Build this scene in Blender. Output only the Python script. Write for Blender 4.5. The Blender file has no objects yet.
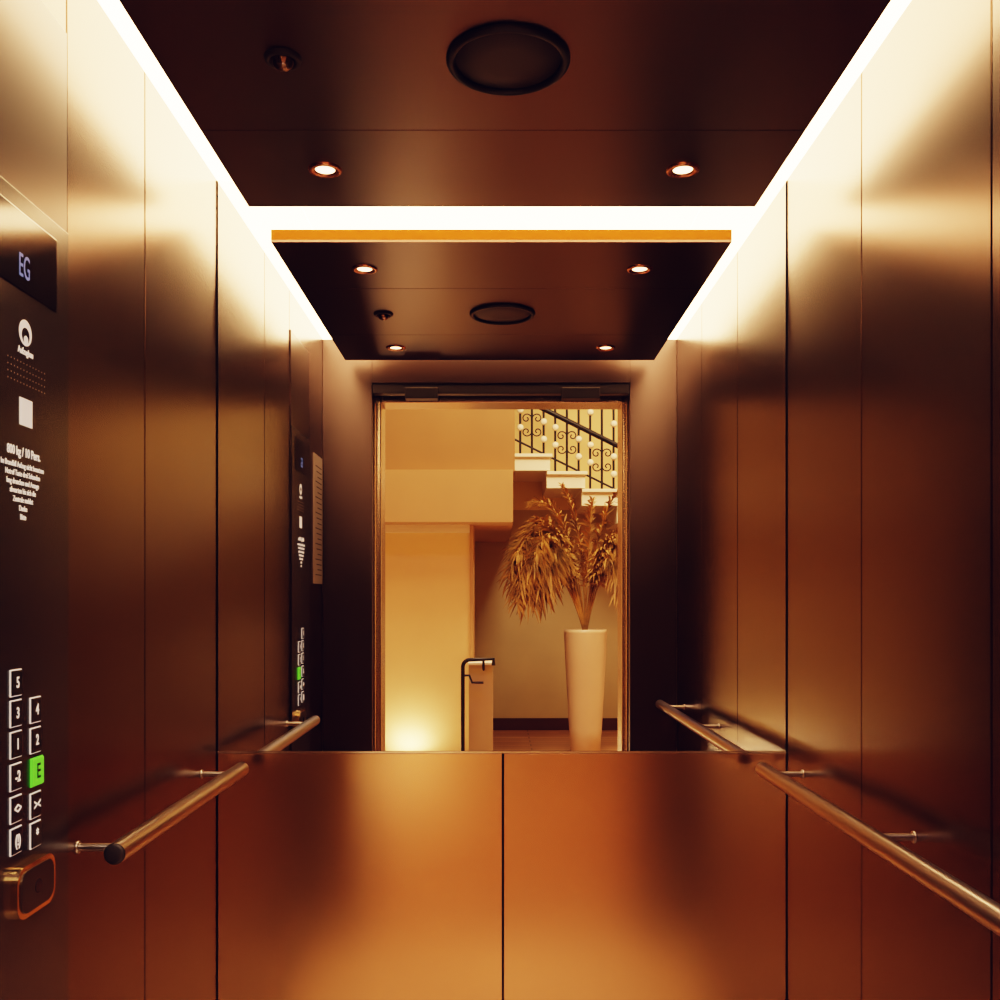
import bpy, math, random
from mathutils import Vector, Matrix
random.seed(7)
scn = bpy.context.scene
vs = scn.view_settings
vs.view_transform = 'Filmic'
for lk in ('High Contrast', 'Filmic - High Contrast'):
    try:
        vs.look = lk; break
    except Exception: pass
vs.exposure = 0.4
# film-stock style toe: slightly violet blacks
vs.use_curve_mapping = True
cm = vs.curve_mapping
cm.use_clip = False
cm.extend = 'EXTRAPOLATED'
for ch, lift in ((0, .0015), (1, .0010), (2, .0065)):
    cm.curves[ch].points[0].location = (0.0, lift)
cm.update()

# ---------------------------------------------------------------- materials
def new_mat(name):
    m = bpy.data.materials.new(name); m.use_nodes = True
    nt = m.node_tree
    return m, nt, nt.nodes['Principled BSDF']

def mat(name, col, rough=0.5, metal=0.0, emit=None, es=0.0, noise=0.0, nscale=8.0):
    m, nt, b = new_mat(name)
    b.inputs['Base Color'].default_value = (*col, 1)
    b.inputs['Roughness'].default_value = rough
    b.inputs['Metallic'].default_value = metal
    if emit:
        b.inputs['Emission Color'].default_value = (*emit, 1)
        b.inputs['Emission Strength'].default_value = es
    if noise > 0:
        tc = nt.nodes.new('ShaderNodeTexCoord')
        n = nt.nodes.new('ShaderNodeTexNoise'); n.inputs['Scale'].default_value = nscale
        n.inputs['Detail'].default_value = 5
        nt.links.new(tc.outputs['Object'], n.inputs['Vector'])
        r = nt.nodes.new('ShaderNodeValToRGB')
        r.color_ramp.elements[0].color = (*[c*(1-noise) for c in col], 1)
        r.color_ramp.elements[1].color = (*[min(1, c*(1+noise)) for c in col], 1)
        r.color_ramp.elements[0].position = .3; r.color_ramp.elements[1].position = .7
        nt.links.new(n.outputs['Fac'], r.inputs['Fac'])
        nt.links.new(r.outputs['Color'], b.inputs['Base Color'])
    return m

def brushed(name, col, rough=0.3, aniso=0.5, rot=0.0, scale=(300, 300, 3), axis='Z', var=0.005, cv=.015):
    m, nt, b = new_mat(name)
    b.inputs['Metallic'].default_value = 1.0
    tc = nt.nodes.new('ShaderNodeTexCoord')
    mp = nt.nodes.new('ShaderNodeMapping'); mp.inputs['Scale'].default_value = scale
    n = nt.nodes.new('ShaderNodeTexNoise'); n.inputs['Scale'].default_value = 1.0
    n.inputs['Detail'].default_value = 3
    nt.links.new(tc.outputs['Object'], mp.inputs['Vector'])
    nt.links.new(mp.outputs['Vector'], n.inputs['Vector'])
    mr = nt.nodes.new('ShaderNodeMapRange')
    mr.inputs['To Min'].default_value = rough-var; mr.inputs['To Max'].default_value = rough+var
    nt.links.new(n.outputs['Fac'], mr.inputs['Value'])
    nt.links.new(mr.outputs['Result'], b.inputs['Roughness'])
    r = nt.nodes.new('ShaderNodeValToRGB')
    r.color_ramp.elements[0].color = (*[c*(1-cv) for c in col], 1)
    r.color_ramp.elements[1].color = (*[min(1, c*(1+cv)) for c in col], 1)
    nt.links.new(n.outputs['Fac'], r.inputs['Fac'])
    nt.links.new(r.outputs['Color'], b.inputs['Base Color'])
    b.inputs['Anisotropic'].default_value = aniso
    b.inputs['Anisotropic Rotation'].default_value = rot
    t = nt.nodes.new('ShaderNodeTangent'); t.direction_type = 'RADIAL'; t.axis = axis
    nt.links.new(t.outputs['Tangent'], b.inputs['Tangent'])
    return m

M_wall = brushed('brushed_bronze_wall', (0.105, 0.067, 0.048), 0.25, 0.3, 0.25)
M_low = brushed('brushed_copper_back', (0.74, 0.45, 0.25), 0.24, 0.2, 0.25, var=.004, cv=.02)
M_ceil = brushed('brushed_bronze_ceiling', (0.12, 0.082, 0.070), 0.32, 0.0, 0.0, (3, 300, 300), 'Y')
M_cop = brushed('dark_bronze_panel', (0.08, 0.060, 0.054), 0.30, 0.3, 0.25)
M_front = brushed('brushed_bronze_front', (0.08, 0.060, 0.056), 0.34, 0.4, 0.25)
M_rail = brushed('brushed_steel_rail', (0.42, 0.38, 0.37), 0.28, 0.0, 0.0, (300, 3, 300), 'Y')
M_frame = brushed('brushed_steel_frame', (0.75, 0.62, 0.52), 0.25, 0.0)
M_gap = mat('dark_joint', (0.012, 0.008, 0.007), 0.6)
M_black = mat('black_glass', (0.006, 0.006, 0.010), 0.12)
M_fascia = mat('black_fascia', (0.016, 0.013, 0.016), 0.25)
M_dark = mat('dark_plastic', (0.012, 0.010, 0.010), 0.45, 0.3)
M_grill = mat('grille_metal', (0.028, 0.021, 0.020), 0.5, 0.4)
M_print_glow = mat('white_print_glow', (0.75, 0.72, 0.68), 0.5, 0, (1, .88, .8), 0.36)  # print is no lamp: faint emission added to brighten marks and labels
M_plate = mat('grey_sign_plate', (0.38, 0.33, 0.31), 0.4, 0.3)
M_disp = mat('display_digits', (0.05, 0.07, 0.15), 0.5, 0, (0.30, 0.45, 1.0), 0.20)
M_btn = mat('button_steel', (0.03, 0.025, 0.025), 0.3, 0.5)
M_green = mat('button_green_lit', (0.1, 0.5, 0.05), 0.4, 0, (0.12, 0.75, 0.03), 0.5)
M_gold = mat('gold_rim', (0.85, 0.58, 0.28), 0.2, 1.0)
M_cove = mat('led_cove_light', (1, .9, .7), 0.5, 0, (1.0, 0.60, 0.28), 15.5)
M_lamp = mat('lamp_lens', (1, .9, .7), 0.5, 0, (1.0, 0.66, 0.36), 5.0)
M_edge = mat('panel_edge_amber', (0.17, 0.055, 0.0008), 0.8, 0.0)
M_edge.node_tree.nodes['Principled BSDF'].inputs['Specular IOR Level'].default_value = .1
M_soff = mat('cream_ceiling_paint', (0.8, 0.65, 0.45), 0.7)

mm, nt, b = new_mat('silver_mirror')
b.inputs['Metallic'].default_value = 1; b.inputs['Roughness'].default_value = 0.0
b.inputs['Base Color'].default_value = (0.92, 0.86, 0.80, 1)
M_mirror = mm

M_stone = mat('cabin_floor_stone', (0.40, 0.29, 0.20), 0.5, 0, noise=.15, nscale=12)
# lobby
M_farwall = mat('lobby_plaster_taupe', (0.48, 0.36, 0.20), 0.8, noise=.05, nscale=3)
M_cream = mat('lobby_plaster_cream', (0.80, 0.58, 0.28), 0.8, noise=.03, nscale=3)
M_band = mat('lobby_plaster_band', (0.50, 0.31, 0.14), 0.8, noise=.03, nscale=3)
M_tan = mat('lobby_plaster_tan', (0.32, 0.175, 0.07), 0.8, noise=.04, nscale=3)
M_white = mat('stair_white_stone', (0.88, 0.77, 0.60), 0.5)
M_iron = mat('black_iron', (0.012, 0.010, 0.009), 0.4, 0.3)
M_base = mat('dark_wood_baseboard', (0.05, 0.016, 0.013), 0.4)
M_vase = mat('cream_ceramic', (0.72, 0.54, 0.36), 0.4, noise=.03, nscale=5)
M_frond = mat('dried_palm', (0.36, 0.19, 0.05), 0.6, noise=.55, nscale=7)
# wood floor
M_wood, nt, b = new_mat('lobby_wood_floor')
tc = nt.nodes.new('ShaderNodeTexCoord')
bk = nt.nodes.new('ShaderNodeTexBrick'); bk.inputs['Scale'].default_value = 1.0
bk.inputs['Color1'].default_value = (.30, .13, .06, 1); bk.inputs['Color2'].default_value = (.42, .20, .09, 1)
bk.inputs['Mortar'].default_value = (.08, .03, .015, 1); bk.inputs['Mortar Size'].default_value = .006
bk.inputs['Brick Width'].default_value = 1.2; bk.inputs['Row Height'].default_value = .12
nt.links.new(tc.outputs['Object'], bk.inputs['Vector']); nt.links.new(bk.outputs['Color'], b.inputs['Base Color'])
b.inputs['Roughness'].default_value = .35

# ---------------------------------------------------------------- helpers
def link(o, parent=None):
    if o.name not in scn.collection.objects: scn.collection.objects.link(o)
    if parent: o.parent = parent
    return o

def mesh_obj(name, verts, faces, m, parent=None, smooth=False):
    me = bpy.data.meshes.new(name); me.from_pydata(verts, [], faces); me.update()
    me.materials.append(m)
    if smooth:
        for p in me.polygons: p.use_smooth = True
    return link(bpy.data.objects.new(name, me), parent)

def box(name, x0, x1, y0, y1, z0, z1, m, parent=None, bev=0.0):
    cx, cy, cz = (x0+x1)/2, (y0+y1)/2, (z0+z1)/2
    hx, hy, hz = abs(x1-x0)/2, abs(y1-y0)/2, abs(z1-z0)/2
    v = [(sx*hx, sy*hy, sz*hz) for sx in (-1, 1) for sy in (-1, 1) for sz in (-1, 1)]
    f = [(0, 1, 3, 2), (4, 6, 7, 5), (0, 4, 5, 1), (2, 3, 7, 6), (0, 2, 6, 4), (1, 5, 7, 3)]
    o = mesh_obj(name, v, f, m, parent); o.location = (cx, cy, cz)
    if bev:
        bm = o.modifiers.new('bevel', 'BEVEL'); bm.width = bev; bm.segments = 2
    return o

def empty(name, loc=(0, 0, 0)):
    e = bpy.data.objects.new(name, None); e.empty_display_size = .05
    return link(e)

def lathe(name, prof, m, parent=None, loc=(0, 0, 0), seg=48, rot=None, smooth=True):
    v, f = [], []
    n = len(prof)
    for i in range(seg):
        a = 2*math.pi*i/seg
        for r, z in prof: v.append((r*math.cos(a), r*math.sin(a), z))
    for i in range(seg):
        j = (i+1) % seg
        for k in range(n-1):
            f.append((i*n+k, j*n+k, j*n+k+1, i*n+k+1))
    o = mesh_obj(name, v, f, m, parent, smooth); o.location = loc
    if rot: o.rotation_euler = rot
    return o

def tube(name, pts, r, m, parent=None, cyclic=False, res=6):
    cu = bpy.data.curves.new(name, 'CURVE'); cu.dimensions = '3D'
    sp = cu.splines.new('POLY'); sp.points.add(len(pts)-1)
    for p, q in zip(sp.points, pts): p.co = (*q, 1)
    sp.use_cyclic_u = cyclic
    cu.bevel_depth = r; cu.bevel_resolution = res; cu.use_fill_caps = True
    cu.materials.append(m)
    return link(bpy.data.objects.new(name, cu), parent)

def text(name, s, x, y, z, size, m, parent, ls=1.0, bold=0, sx=1.0):
    cu = bpy.data.curves.new(name, 'FONT'); cu.body = s; cu.size = size
    cu.align_x = 'CENTER'; cu.align_y = 'CENTER'; cu.space_line = ls; cu.extrude = 0.0003
    cu.offset = bold
    cu.materials.append(m)
    o = link(bpy.data.objects.new(name, cu), parent)
    o.location = (x, y, z); o.rotation_euler = (math.pi/2, 0, math.pi/2); o.scale = (sx, 1, 1)
    return o

# ---------------------------------------------------------------- cabin dimensions
XL, XR = -0.675, 0.679
L = 1.40
ZP, TP = 2.19, 0.032     # ceiling panel
ZC = 2.31                # true cabin ceiling

box('floor', XL-.06, XR+.06, -L-.0, .06, -.06, 0, M_stone)
box('ceiling', XL-.06, XR+.06, -L-.06, .06, ZC, ZC+.05, M_soff)
def side_wall(name, xin, sgn, seams):
    e = empty(name)
    box('backing', xin+sgn*.012, xin+sgn*.06, -L-.04, .06, 0, ZC, M_gap, e)
    ys = [0]+seams+[-L]
    for i in range(len(ys)-1):
        a = ys[i]-(.002 if i else 0.0); c = ys[i+1]+.002
        box('panel_%d' % (i+1), xin, xin+sgn*.012, c, a, 0.0, ZC, M_wall, e, .0012)
    return e
side_wall('wall_left', XL, -1, [-.472, -.805])
side_wall('wall_right', XR, 1, [-.47, -.95])

e = empty('wall_back')
box('backing', XL, XR, .012, .06, 0, ZC, M_gap, e)
box('panel_1', XL+.002, .0025, 0.0, .012, 0, .935, M_low, e, .0012)
box('panel_2', .0065, XR-.002, 0.0, .012, 0, .935, M_low, e, .0012)
box('mirror_ledge', XL+.001, XR-.001, -.003, .011, .936, .941, M_frame, e)
em = empty('wall_mirror')
box('glass', XL+.003, XR-.003, 0.0, .010, .9415, ZC, M_mirror, em)

OL, OR, OZ = -.486, .500, 2.10
e = empty('wall_front')
box('return_left', XL, OL, -L-.04, -L, 0, ZC, M_front, e, .001)
box('return_right', OR, XR, -L-.04, -L, 0, ZC, M_front, e, .001)
box('transom', OL, OR, -L-.04, -L, OZ+.03, ZC, M_front, e, .001)
ed = empty('door_1')
box('header_rail', OL-.0, OR+.0, -L-.05, -L-.005, OZ-.01, OZ+.03, M_dark, ed, .002)
for k, (a, c) in enumerate([(-.36, -.235), (.24, .385)]):
    box('hanger_%d' % (k+1), a, c, -L-.045, -L+.006, OZ-.03, OZ+.012, M_dark, ed, .002)
PL, PR, PZ = -.462, .482, 2.075
for nm, a, c in (('jamb_left', OL-.02, PL), ('jamb_right', PR, OR+.02)):
    box(nm, a, c, -L-.24, -L-.10, 0, PZ+.05, M_frame, ed, .006)
box('jamb_top', PL, PR, -L-.24, -L-.10, PZ, PZ+.05, M_frame, ed, .003)
box('leaf_left', OL-.02, OL+.006, -L-.085, -L-.06, 0.01, OZ, M_frame, ed, .006)
box('leaf_right', OR-.006, OR+.02, -L-.085, -L-.06, 0.01, OZ, M_frame, ed, .006)
box('sill', OL-.02, OR+.02, -L-.24, -L-.0005, -.04, 0.0, M_frame, ed)
box('sill_shell_left', OL-.06, OL-.02, -L-.24, -L-.04, 0, 2.35, M_dark, ed)
box('sill_shell_right', OR+.02, OR+.06, -L-.24, -L-.04, 0, 2.35, M_dark, ed)
box('sill_shell_top', OL-.02, OR+.02, -L-.24, -L-.055, PZ+.055, 2.35, M_dark, ed)

# ---------------------------------------------------------------- ceiling panel + cove
PX0, PX1 = -.572, .575
ep = empty('ceiling_panel')
ys = [-.108, -.466, -.95, -1.293]
for i in range(3):
    a = ys[i]-(.0012 if i else 0); c = ys[i+1]+(.0012 if i < 2 else 0)
    box('sheet_%d' % (i+1), PX0, PX1, c, a, ZP, ZP+.006, M_ceil, ep, .0006)
box('core', PX0+.004, PX1-.004, ys[3]+.004, ys[0]-.004, ZP+.006, ZP+TP, M_edge, ep)
box('edge_back', PX0, PX1, ys[0]-.004, ys[0], ZP+.0062, ZP+TP, M_edge, ep)
box('edge_front', PX0, PX1, ys[3], ys[3]+.004, ZP+.0062, ZP+TP, M_edge, ep)
for i, x in enumerate((-.3, .3)):
    for j, y in enumerate((-.5, -.95)):
        box('hanger_%d%d' % (i, j), x-.01, x+.01, y-.01, y+.01, ZP+TP, ZC, M_dark, ep)
ec = empty('cove_light')
w = .17; wb = .36
box('strip_left', XL+.001, XL+w, -L+.001, -.001, ZC-.014, ZC-.001, M_cove, ec)
box('strip_right', XR-w, XR-.001, -L+.001, -.001, ZC-.014, ZC-.001, M_cove, ec)
box('strip_back', XL+w+.001, XR-w-.001, -wb, -.001, ZC-.014, ZC-.001, M_cove, ec)
box('strip_front', XL+w+.001, XR-w-.001, -L+.001, -L+.11, ZC-.014, ZC-.001, M_cove, ec)

M_rim = mat('copper_rim', (.6, .28, .16), .25, 1.0)
def downlight(x, y, power):
    e = empty('ceiling_downlight')
    lathe('rim', [(.020, -.001), (.022, -.004), (.030, -.006), (.034, -.004), (.035, 0)], M_rim, e, (x, y, ZP))
    lathe('reflector', [(.0001, -.003), (.012, -.003), (.020, -.001)], M_lamp, e, (x, y, ZP))
    ld = bpy.data.lights.new('lamp', 'SPOT'); ld.energy = power; ld.color = (1, .68, .39)
    ld.spot_size = math.radians(34); ld.spot_blend = 1; ld.shadow_soft_size = .02
    lo = link(bpy.data.objects.new('lamp', ld), e); lo.location = (x, y, ZP-.012)
for (x, y) in ((-.365, -.30), (.374, -.30), (-.365, -1.11), (.374, -1.11)):
    downlight(x, y, 165 if y < -1 else 25)

e = empty('ceiling_speaker')
lathe('ring', [(.088, -.001), (.088, -.006), (.092, -.010), (.098, -.009), (.102, -.004), (.102, 0)], M_dark, e, (.008, -.705, ZP))
lathe('grille', [(.0001, -.005), (.04, -.005), (.084, -.004), (.088, -.001)], M_grill, e, (.008, -.705, ZP))
e = empty('emergency_light')
lathe('ring', [(.02, -.002), (.022, -.007), (.029, -.006), (.031, 0)], M_grill, e, (-.362, -.71, ZP))
lathe('dome', [(.0001, -.02), (.008, -.019), (.015, -.014), (.020, -.004), (.02, 0)], mat('smoked_dome', (.25, .17, .13), .1, .9), e, (-.362, -.71, ZP))

# ---------------------------------------------------------------- handrails
def rail(sgn, xw, y0, y1, br):
    e = empty('handrail')
    z = .912; r = .0165; xr = xw-sgn*.08
    pts = [(xr, y0, z), (xr, y1, z)]
    tube('bar', pts, r, M_rail, e, res=10)
    for k, y in enumerate((y0, y1)):
        s = 1 if y == max(y0, y1) else -1
        lathe('cap_%d' % k, [(.0001, .004), (r*.75, .004), (r, .0015), (r, 0)], M_grill, e, (xr, y, z), 32,
              (-s*math.pi/2, 0, 0))
    for k, y in enumerate(br):
        tube('arm_%d' % k, [(xw, y, z-.004), (xr, y, z-.004)], .0065, M_rail, e)
        lathe('rose_%d' % k, [(.0001, .003), (.009, .003), (.010, .002), (.010, 0)], M_rail, e, (xw, y, z-.004), 24,
              (0, -sgn*math.pi/2, 0))
rail(-1, XL, -.08, -.82, [-.12, -.765])
rail(1, XR, -.08, -1.31, [-.12, -.70, -1.25])

# ---------------------------------------------------------------- control panel (left wall)
e = empty('elevator_control_panel')
xb = XL+.004
box('carrier', XL+.0002, xb, -1.115, -.812, .02, 2.17, M_cop, e, .001)
xs = xb+.003
box('fascia', xb, xs, -1.113, -.814, .30, 1.862, M_fascia, e, .001)
box('display_glass', xs, xs+.002, -1.075, -.858, 1.728, 1.836, M_black, e, .001)
text('floor_digits', 'EG', xs+.0025, -.958, 1.760, .046, M_disp, e, sx=.58)
def disc(name, r, y, z, x, m, seg=32, r0=0.0001):
    return lathe(name, [(r0, .0005), (r, .0005), (r, 0)], m, e, (x, y, z), seg, (0, math.pi/2, 0), False)
disc('logo_disc', .018, -.951, 1.672, xs, M_print_glow)
disc('logo_hole', .011, -.951, 1.668, xs+.0004, M_fascia)
disc('logo_core', .006, -.951, 1.662, xs+.0008, M_print_glow)
text('logo_caption', 'Aufzugbau', xs+.0006, -.951, 1.645, .013, M_print_glow, e, bold=.0002, sx=.8)
v, f = [], []
for r in range(4):
    for c in range(13):
        y = -1.0+c*.0088; z = 1.600+r*.0095
        n = len(v); h = .0009
        v += [(xs+.0006, y-h, z-h), (xs+.0006, y+h, z-h), (xs+.0006, y+h, z+h), (xs+.0006, y-h, z+h)]
        f.append((n, n+1, n+2, n+3))
mesh_obj('speaker_holes', v, f, M_plate, e)
box('id_label', xs, xs+.001, -.968, -.932, 1.542, 1.58, M_print_glow, e)
text('load_text', '800 kg / 10 Pers.', xs+.0006, -.955, 1.504, .017, M_print_glow, e, bold=.0004, sx=.82)
text('notice_text', 'Im Brandfall Aufzug nicht benutzen\nNotruf Taste drei Sekunden\nlang druecken und Ansage\nabwarten bis sich die\nZentrale meldet\nDanke\nBitte', xs+.0006, -.958, 1.450, .0108, M_print_glow, e, 1.1, .0001, .8)
def button(y, z, lab, m=None, s=.017, sw=.0145):
    box('button_rim', xs, xs+.002, y-sw-.0015, y+sw+.0015, z-s-.0015, z+s+.0015, M_print_glow if m is None else m, e, .001)
    box('button_face', xs+.0015, xs+.004, y-sw, y+sw, z-s, z+s, M_btn if m is None else m, e, .001)
    text('button_label', lab, xs+.0044, y, z, .021 if m is None else .03, M_print_glow if m is None else M_btn, e, bold=.0004, sx=.8)
for z, lab in zip((1.187, 1.1455, 1.103, 1.059, 1.015, .972), ('5', '3', '1', '-2', '<>', '(!)')):
    button(-.980, z, lab)
for z, lab in zip((1.144, 1.101, 1.009, .967), ('4', '2', '><', '*')):
    button(-.924, z, lab)
button(-.920, 1.056, 'E', M_green, .019, .017)
def rrect(name, yc, zc, hw, hh, rad, x0, x1, m):
    v = []
    for (cy, cz, a0) in ((hw-rad, hh-rad, 0), (-hw+rad, hh-rad, 90), (-hw+rad, -hh+rad, 180), (hw-rad, -hh+rad, 270)):
        for t in range(9):
            a = math.radians(a0+t*90/8); v.append((yc+cy+rad*math.cos(a), zc+cz+rad*math.sin(a)))
    n = len(v)
    V3 = [(x0, a, b) for a, b in v]+[(x1, a, b) for a, b in v]
    F = [tuple(range(n, 2*n)), tuple(range(n-1, -1, -1))]+[(i, (i+1) % n, n+(i+1) % n, n+i) for i in range(n)]
    return mesh_obj(name, V3, F, m, e)
rrect('reader_rim', -.937, .898, .056, .036, .022, xs, xs+.010, M_gold)
rrect('reader_face', -.937, .898, .048, .029, .018, xs+.009, xs+.012, M_btn)
disc('reader_eye', .010, -.937, .898, xs+.012, M_black)

e = empty('information_sign')
box('plate', XL+.0002, XL+.004, -1.375, -1.205, 1.36, 1.835, M_plate, e, .001)
for k in range(22):
    box('line_%d' % k, XL+.004, XL+.0046, -1.355, -1.235-.02*(k % 3), 1.79-.019*k, 1.794-.019*k, M_dark, e)

# ================================================================ LOBBY (seen in the mirror)
LX0, LX1, LYF, LH = -3.6, 5.4, -7.38, 4.4
box('floor_lobby', LX0, LX1, LYF, -L-.24, -.06, 0, M_wood)
box('ceiling_lobby', LX0, LX1, LYF, -L-.24, LH, LH+.06, M_soff)
box('wall_lobby_back', LX0, LX1, LYF-.1, LYF, 0, 2.2, M_farwall)
box('wall_lobby_back_upper', LX0, LX1, LYF-.1, LYF, 2.2, LH, M_cream)
box('wall_lobby_left', LX0-.1, LX0, LYF, -L-.24, 0, LH, M_cream)
box('wall_lobby_right', LX1, LX1+.1, LYF, -L-.24, 0, LH, M_cream)
e = empty('wall_landing')
box('left', LX0, OL-.02, -L-.24, -L-.10, 0, LH, M_cream, e)
box('right', OR+.02, LX1, -L-.24, -L-.10, 0, LH, M_cream, e)
box('top', OL-.02, OR+.02, -L-.24, -L-.10, PZ+.05, LH, M_cream, e)
box('baseboard_lobby', -.18, LX1, LYF, LYF+.02, 0, .12, M_base)
e = empty('wall_stair_core')
box('core', LX0, -.20, -5.6, -5.2, 0, 1.88, M_cream, e)
box('frame_side', -.215, -.188, -5.62, -5.17, 0, 1.90, M_band, e)
box('frame_top', LX0, -.215, -5.22, -5.16, 1.82, 1.88, M_white, e)
e = empty('stair_landing_slab')
box('fascia_band', LX0, .115, LYF, -4.9, 1.88, 2.27, M_band, e)
box('parapet', LX0, .13, LYF, -5.0, 2.27, 3.6, M_tan, e)
# staircase flight
e = empty('staircase')
RS, TR = .16, .32
x0, zs = .16, 2.48
for i in range(16):
    xa = x0+TR*i; top = zs+.15-RS*i
    if top <= 0.02: break
    bot = max(0, zs-RS*i)
    if xa+TR > LX1: break
    box('step_%d' % i, xa-.03, xa+TR, LYF+.005, -6.52, max(0, bot), top-.03, M_white, e)
    box('tread_%d' % i, xa-.03, xa+TR+.02, LYF+.005, -6.49, top-.03, top, M_white, e, .004)
nst = 14
pts = lambda h: [(x0-.02, -6.56, zs+.2+h+.01), (x0+TR*nst, -6.56, zs+.2+h+.01-RS*nst)]
tube('top_rail', pts(.86), .026, M_iron, e)
tube('mid_rail', pts(.50), .024, M_iron, e)
tube('low_rail', [(x0-.02, -6.56, zs+.30), (x0+TR*nst, -6.56, zs+.30-RS*nst)], .010, M_iron, e)
for i in range(nst):
    for k in range(3):
        xx = x0+TR*i+.05+k*.107
        base = zs+.14-RS*i
        topz = zs+.2+.86-RS*(xx-x0)/TR
        tube('baluster_%d_%d' % (i, k), [(xx, -6.56, base), (xx, -6.56, topz)], .011, M_iron, e, res=2)
        if k != 1:
            for hh in (.22, .38, .68):
                zz = zs+.2+hh-RS*(xx-x0)/TR
                lathe('rosette', [(.0001, .012), (.02, .008), (.032, 0), (.02, -.008), (.0001, -.012)], M_white, e,
                      (xx, -6.54, zz), 12, (math.pi/2, 0, 0))
    xc = x0+TR*i+.157; zc = zs+.2+.30-RS*(xc-x0)/TR
    for sx, sz in ((-1, 1), (1, 1), (1, -1), (-1, -1)):
        sp = []
        for t in range(22):
            a = t/21*2.4*math.pi; r = .048*(1-t/26)
            sp.append((xc+sx*(.05-r*math.cos(a)), -6.56, zc+sz*(.06+r*math.sin(a))))
        tube('scroll_%d' % i, sp, .006, M_iron, e, res=2)
e = empty('stair_guard')
box('low_wall', -.205, -.035, -5.15, -4.55, 0, .84, M_farwall, e)
box('low_wall_cap', -.21, -.03, -5.155, -4.54, .84, .855, M_white, e)
hr = [(-.245, -4.50, 0.0), (-.245, -4.50, .80)]
for t in range(9):
    a = math.pi - t/8*math.pi/2
    hr.append((-.245+.05+.05*math.cos(a), -4.50, .83+.05*math.sin(a)))
hr += [(-.03, -4.50, .885), (-.03, -4.50, .84)]
tube('handrail_bar', hr, .014, M_iron, e)
tube('handrail_lower', [(-.245, -4.50, .77), (-.20, -4.5, .77), (-.18, -4.50, .72), (-.1, -4.50, .72)], .009, M_iron, e)
tube('stay', [(-.1, -4.5, .88), (-.1, -4.56, .80)], .009, M_iron, e)
# floor uplight beside the cream wall: open can with a glowing lens grazing the wall
e = empty('floor_uplight')
ux, uy = -.68, -5.07
lathe('housing', [(.0001, 0), (.08, 0), (.085, .01), (.085, .115), (.078, .12), (.074, .105)], M_dark, e, (ux, uy, 0))
M_dome = mat('frosted_lens', (1, .9, .7), .5, 0, (1, .74, .44), 90)
lathe('lens', [(.0001, .150), (.03, .146), (.055, .132), (.072, .108)], M_dome, e, (ux, uy, 0))

# potted dried palm
e = empty('potted_dried_palm')
VX, VY = .755, -6.0
lathe('vase', [(.0001, 0), (.115, 0), (.125, .01), (.14, .2), (.158, .5), (.175, .8), (.185, 1.02), (.183, 1.05),
               (.170, 1.05), (.165, 1.0), (.150, .8), (.0001, .78)], M_vase, e, (VX, VY, 0), 64)
def frond(idx, pts, leaf, n, droop, rad=.007, w0=.011):
    P = [Vector(p) for p in pts]
    def B(t):
        q = P[:]
        while len(q) > 1: q = [q[i].lerp(q[i+1], t) for i in range(len(q)-1)]
        return q[0]
    N = 24
    line = [B(t/N) for t in range(N+1)]
    tube('stem_%d' % idx, [tuple(p) for p in line], rad, M_frond, e, res=2)
    v, f = [], []
    for k in range(n):
        t = .34+.66*k/(n-1)
        p = B(t); d = (B(min(1, t+.02))-B(t-.02)).normalized()
        side = d.cross(Vector((0, 0, 1)))
        side = side.normalized() if side.length > .01 else Vector((1, 0, 0))
        for s in (-1, 1):
            ln = leaf*(.55+.6*math.sin(math.pi*min(1, (t-.34)/.66*.85+.12)))*random.uniform(.75, 1.15)
            dr = (side*s*random.uniform(.4, 1)+d*random.uniform(.4, 1.0)+Vector((random.uniform(-.6, .6), random.uniform(-.3, .3), random.uniform(-.2, .6)))).normalized()
            prev = None
            for j in range(6):
                u = j/5
                c = p+dr*ln*u+Vector((0, 0, -1))*droop*ln*u*u
                wv = Vector((random.uniform(-.1, .1)+.4, .2, 1)).normalized() if abs(dr.z) < .5 else Vector((1, .3, .2)).normalized()
                w = w0*math.sin(math.pi*(.12+.86*u))
                nI = len(v); v += [tuple(c-wv*w), tuple(c+wv*w)]
                if prev is not None: f.append((prev, prev+1, nI+1, nI))
                prev = nI
    mesh_obj('leaflets_%d' % idx, v, f, M_frond, e)
V = Vector((VX, VY, .95))
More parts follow.
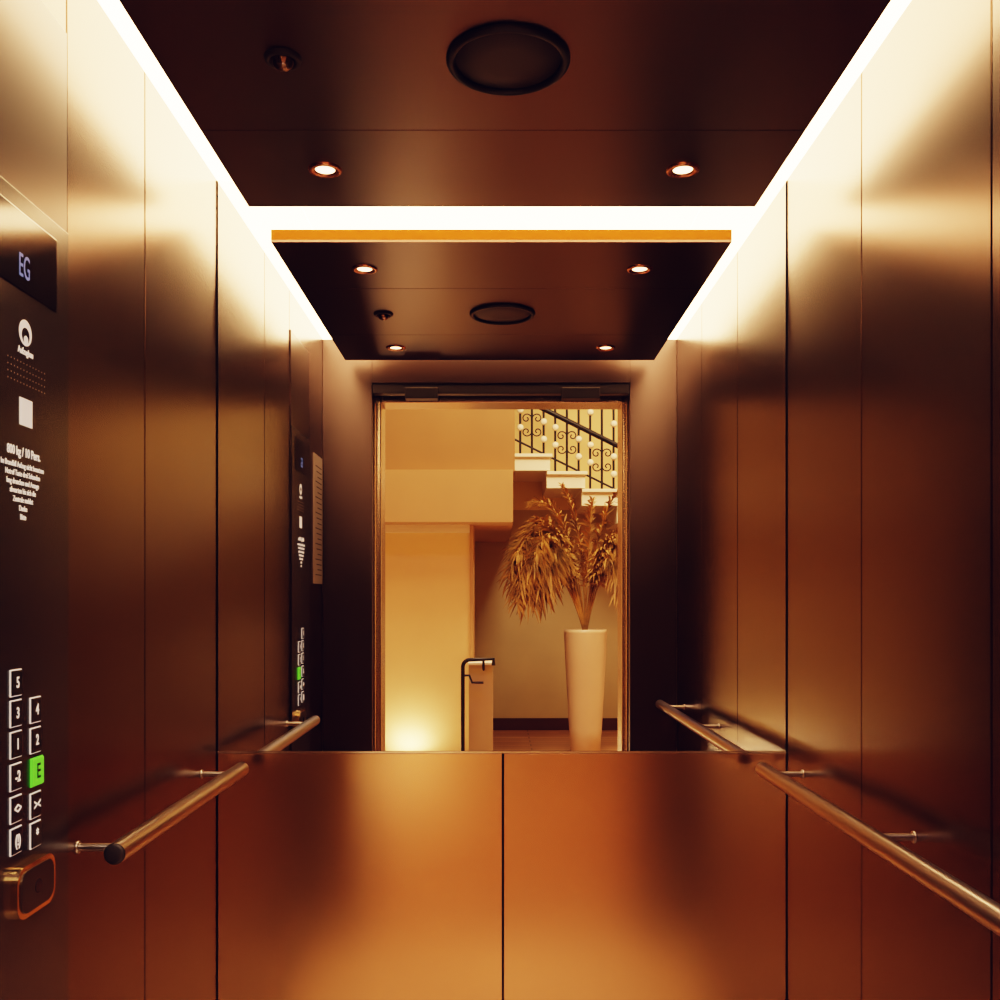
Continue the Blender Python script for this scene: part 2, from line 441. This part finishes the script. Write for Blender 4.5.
specs = [
    (-.62, .10, 1.42, -.45, 2.15, .24, .7), (-.50, .25, 1.30, -.42, 2.0, .25, .8), (-.64, -.1, 1.60, -.40, 2.2, .22, .6),
    (-.40, .30, 1.40, -.35, 1.95, .24, .8), (-.55, .0, 1.50, -.3, 2.1, .22, .7), (-.30, .2, 1.55, -.3, 1.95, .20, .6),
    (-.58, .2, 1.72, -.28, 2.2, .20, .5), (-.38, .1, 1.28, -.42, 1.95, .22, .7), (-.48, .15, 1.55, -.45, 2.05, .24, .7),
    (-.45, -.1, 1.75, -.2, 2.1, .20, .5), (-.52, .3, 1.40, -.5, 2.0, .22, .7), (-.36, .2, 1.65, -.3, 2.1, .20, .6),
    (-.57, .15, 1.35, -.5, 2.1, .22, .6), (-.44, .3, 1.62, -.4, 2.05, .22, .6), (-.30, .25, 1.42, -.35, 1.9, .20, .6),
    (-.66, .2, 1.48, -.5, 2.15, .22, .5), (-.60, .3, 1.28, -.5, 2.05, .20, .6), (-.50, .1, 1.85, -.3, 2.15, .20, .4),
    (-.46, .05, 2.12, -.15, 2.15, .14, .3), (-.20, .0, 2.28, -.02, 1.9, .10, .2), (.05, .1, 2.15, .02, 1.8, .11, .3),
    (.26, .1, 2.20, .12, 2.0, .14, .4), (.42, .1, 1.50, .25, 2.05, .22, .8), (.35, -.1, 1.70, .2, 2.05, .20, .6),
    (.50, .0, 1.8, .25, 2.1, .20, .6), (.28, .25, 1.35, .2, 1.9, .20, .8), (.22, .2, 1.5, .15, 1.95, .18, .7),
    (.34, .15, 1.40, .3, 1.9, .20, .7), (.30, .2, 1.62, .22, 2.0, .20, .6)]
for i, (dx, dy, ez, ax, az, leaf, dr) in enumerate(specs):
    frond(i, [V, V+Vector((ax*.15, 0, .45)), Vector((VX+ax, VY+dy*.5, az+.1)), Vector((VX+dx, VY+dy, ez))], leaf, 58, dr,
          w0=.011 if leaf > .15 else .007)

# ---------------------------------------------------------------- lights in the lobby
def area(name, loc, size, power, col, rot=(0, 0, 0)):
    ld = bpy.data.lights.new(name, 'AREA'); ld.energy = power; ld.color = col; ld.size = size
    o = link(bpy.data.objects.new(name, ld)); o.location = loc; o.rotation_euler = rot
area('lobby_ceiling_lamp', (.6, -4.4, 4.3), 1.2, 140, (1, .74, .44))
area('lobby_ceiling_lamp', (-1.8, -3.4, 4.3), 1.0, 35, (1, .74, .44))
area('lobby_ceiling_lamp', (2.6, -5.6, 4.3), .8, 85, (1, .74, .44))
# added cool fill light, not a real fitting: tints the dark cabin metal bluish
area('added_cool_fill', (0, -2.9, 3.4), 1.2, 15, (.45, .45, 1), (math.radians(25), 0, 0))

w = bpy.data.worlds.new('world'); scn.world = w; w.use_nodes = True
w.node_tree.nodes['Background'].inputs[0].default_value = (.05, .035, .05, 1)
w.node_tree.nodes['Background'].inputs[1].default_value = .3

# ---------------------------------------------------------------- camera
cd = bpy.data.cameras.new('camera'); cam = link(bpy.data.objects.new('camera', cd))
cd.sensor_width = 36; cd.lens = 34.85; cd.shift_x = .004; cd.shift_y = .1; cd.clip_start = .02
cam.location = (-.012, -2.3, 1.3); cam.rotation_euler = (math.pi/2, 0, 0)
scn.camera = cam
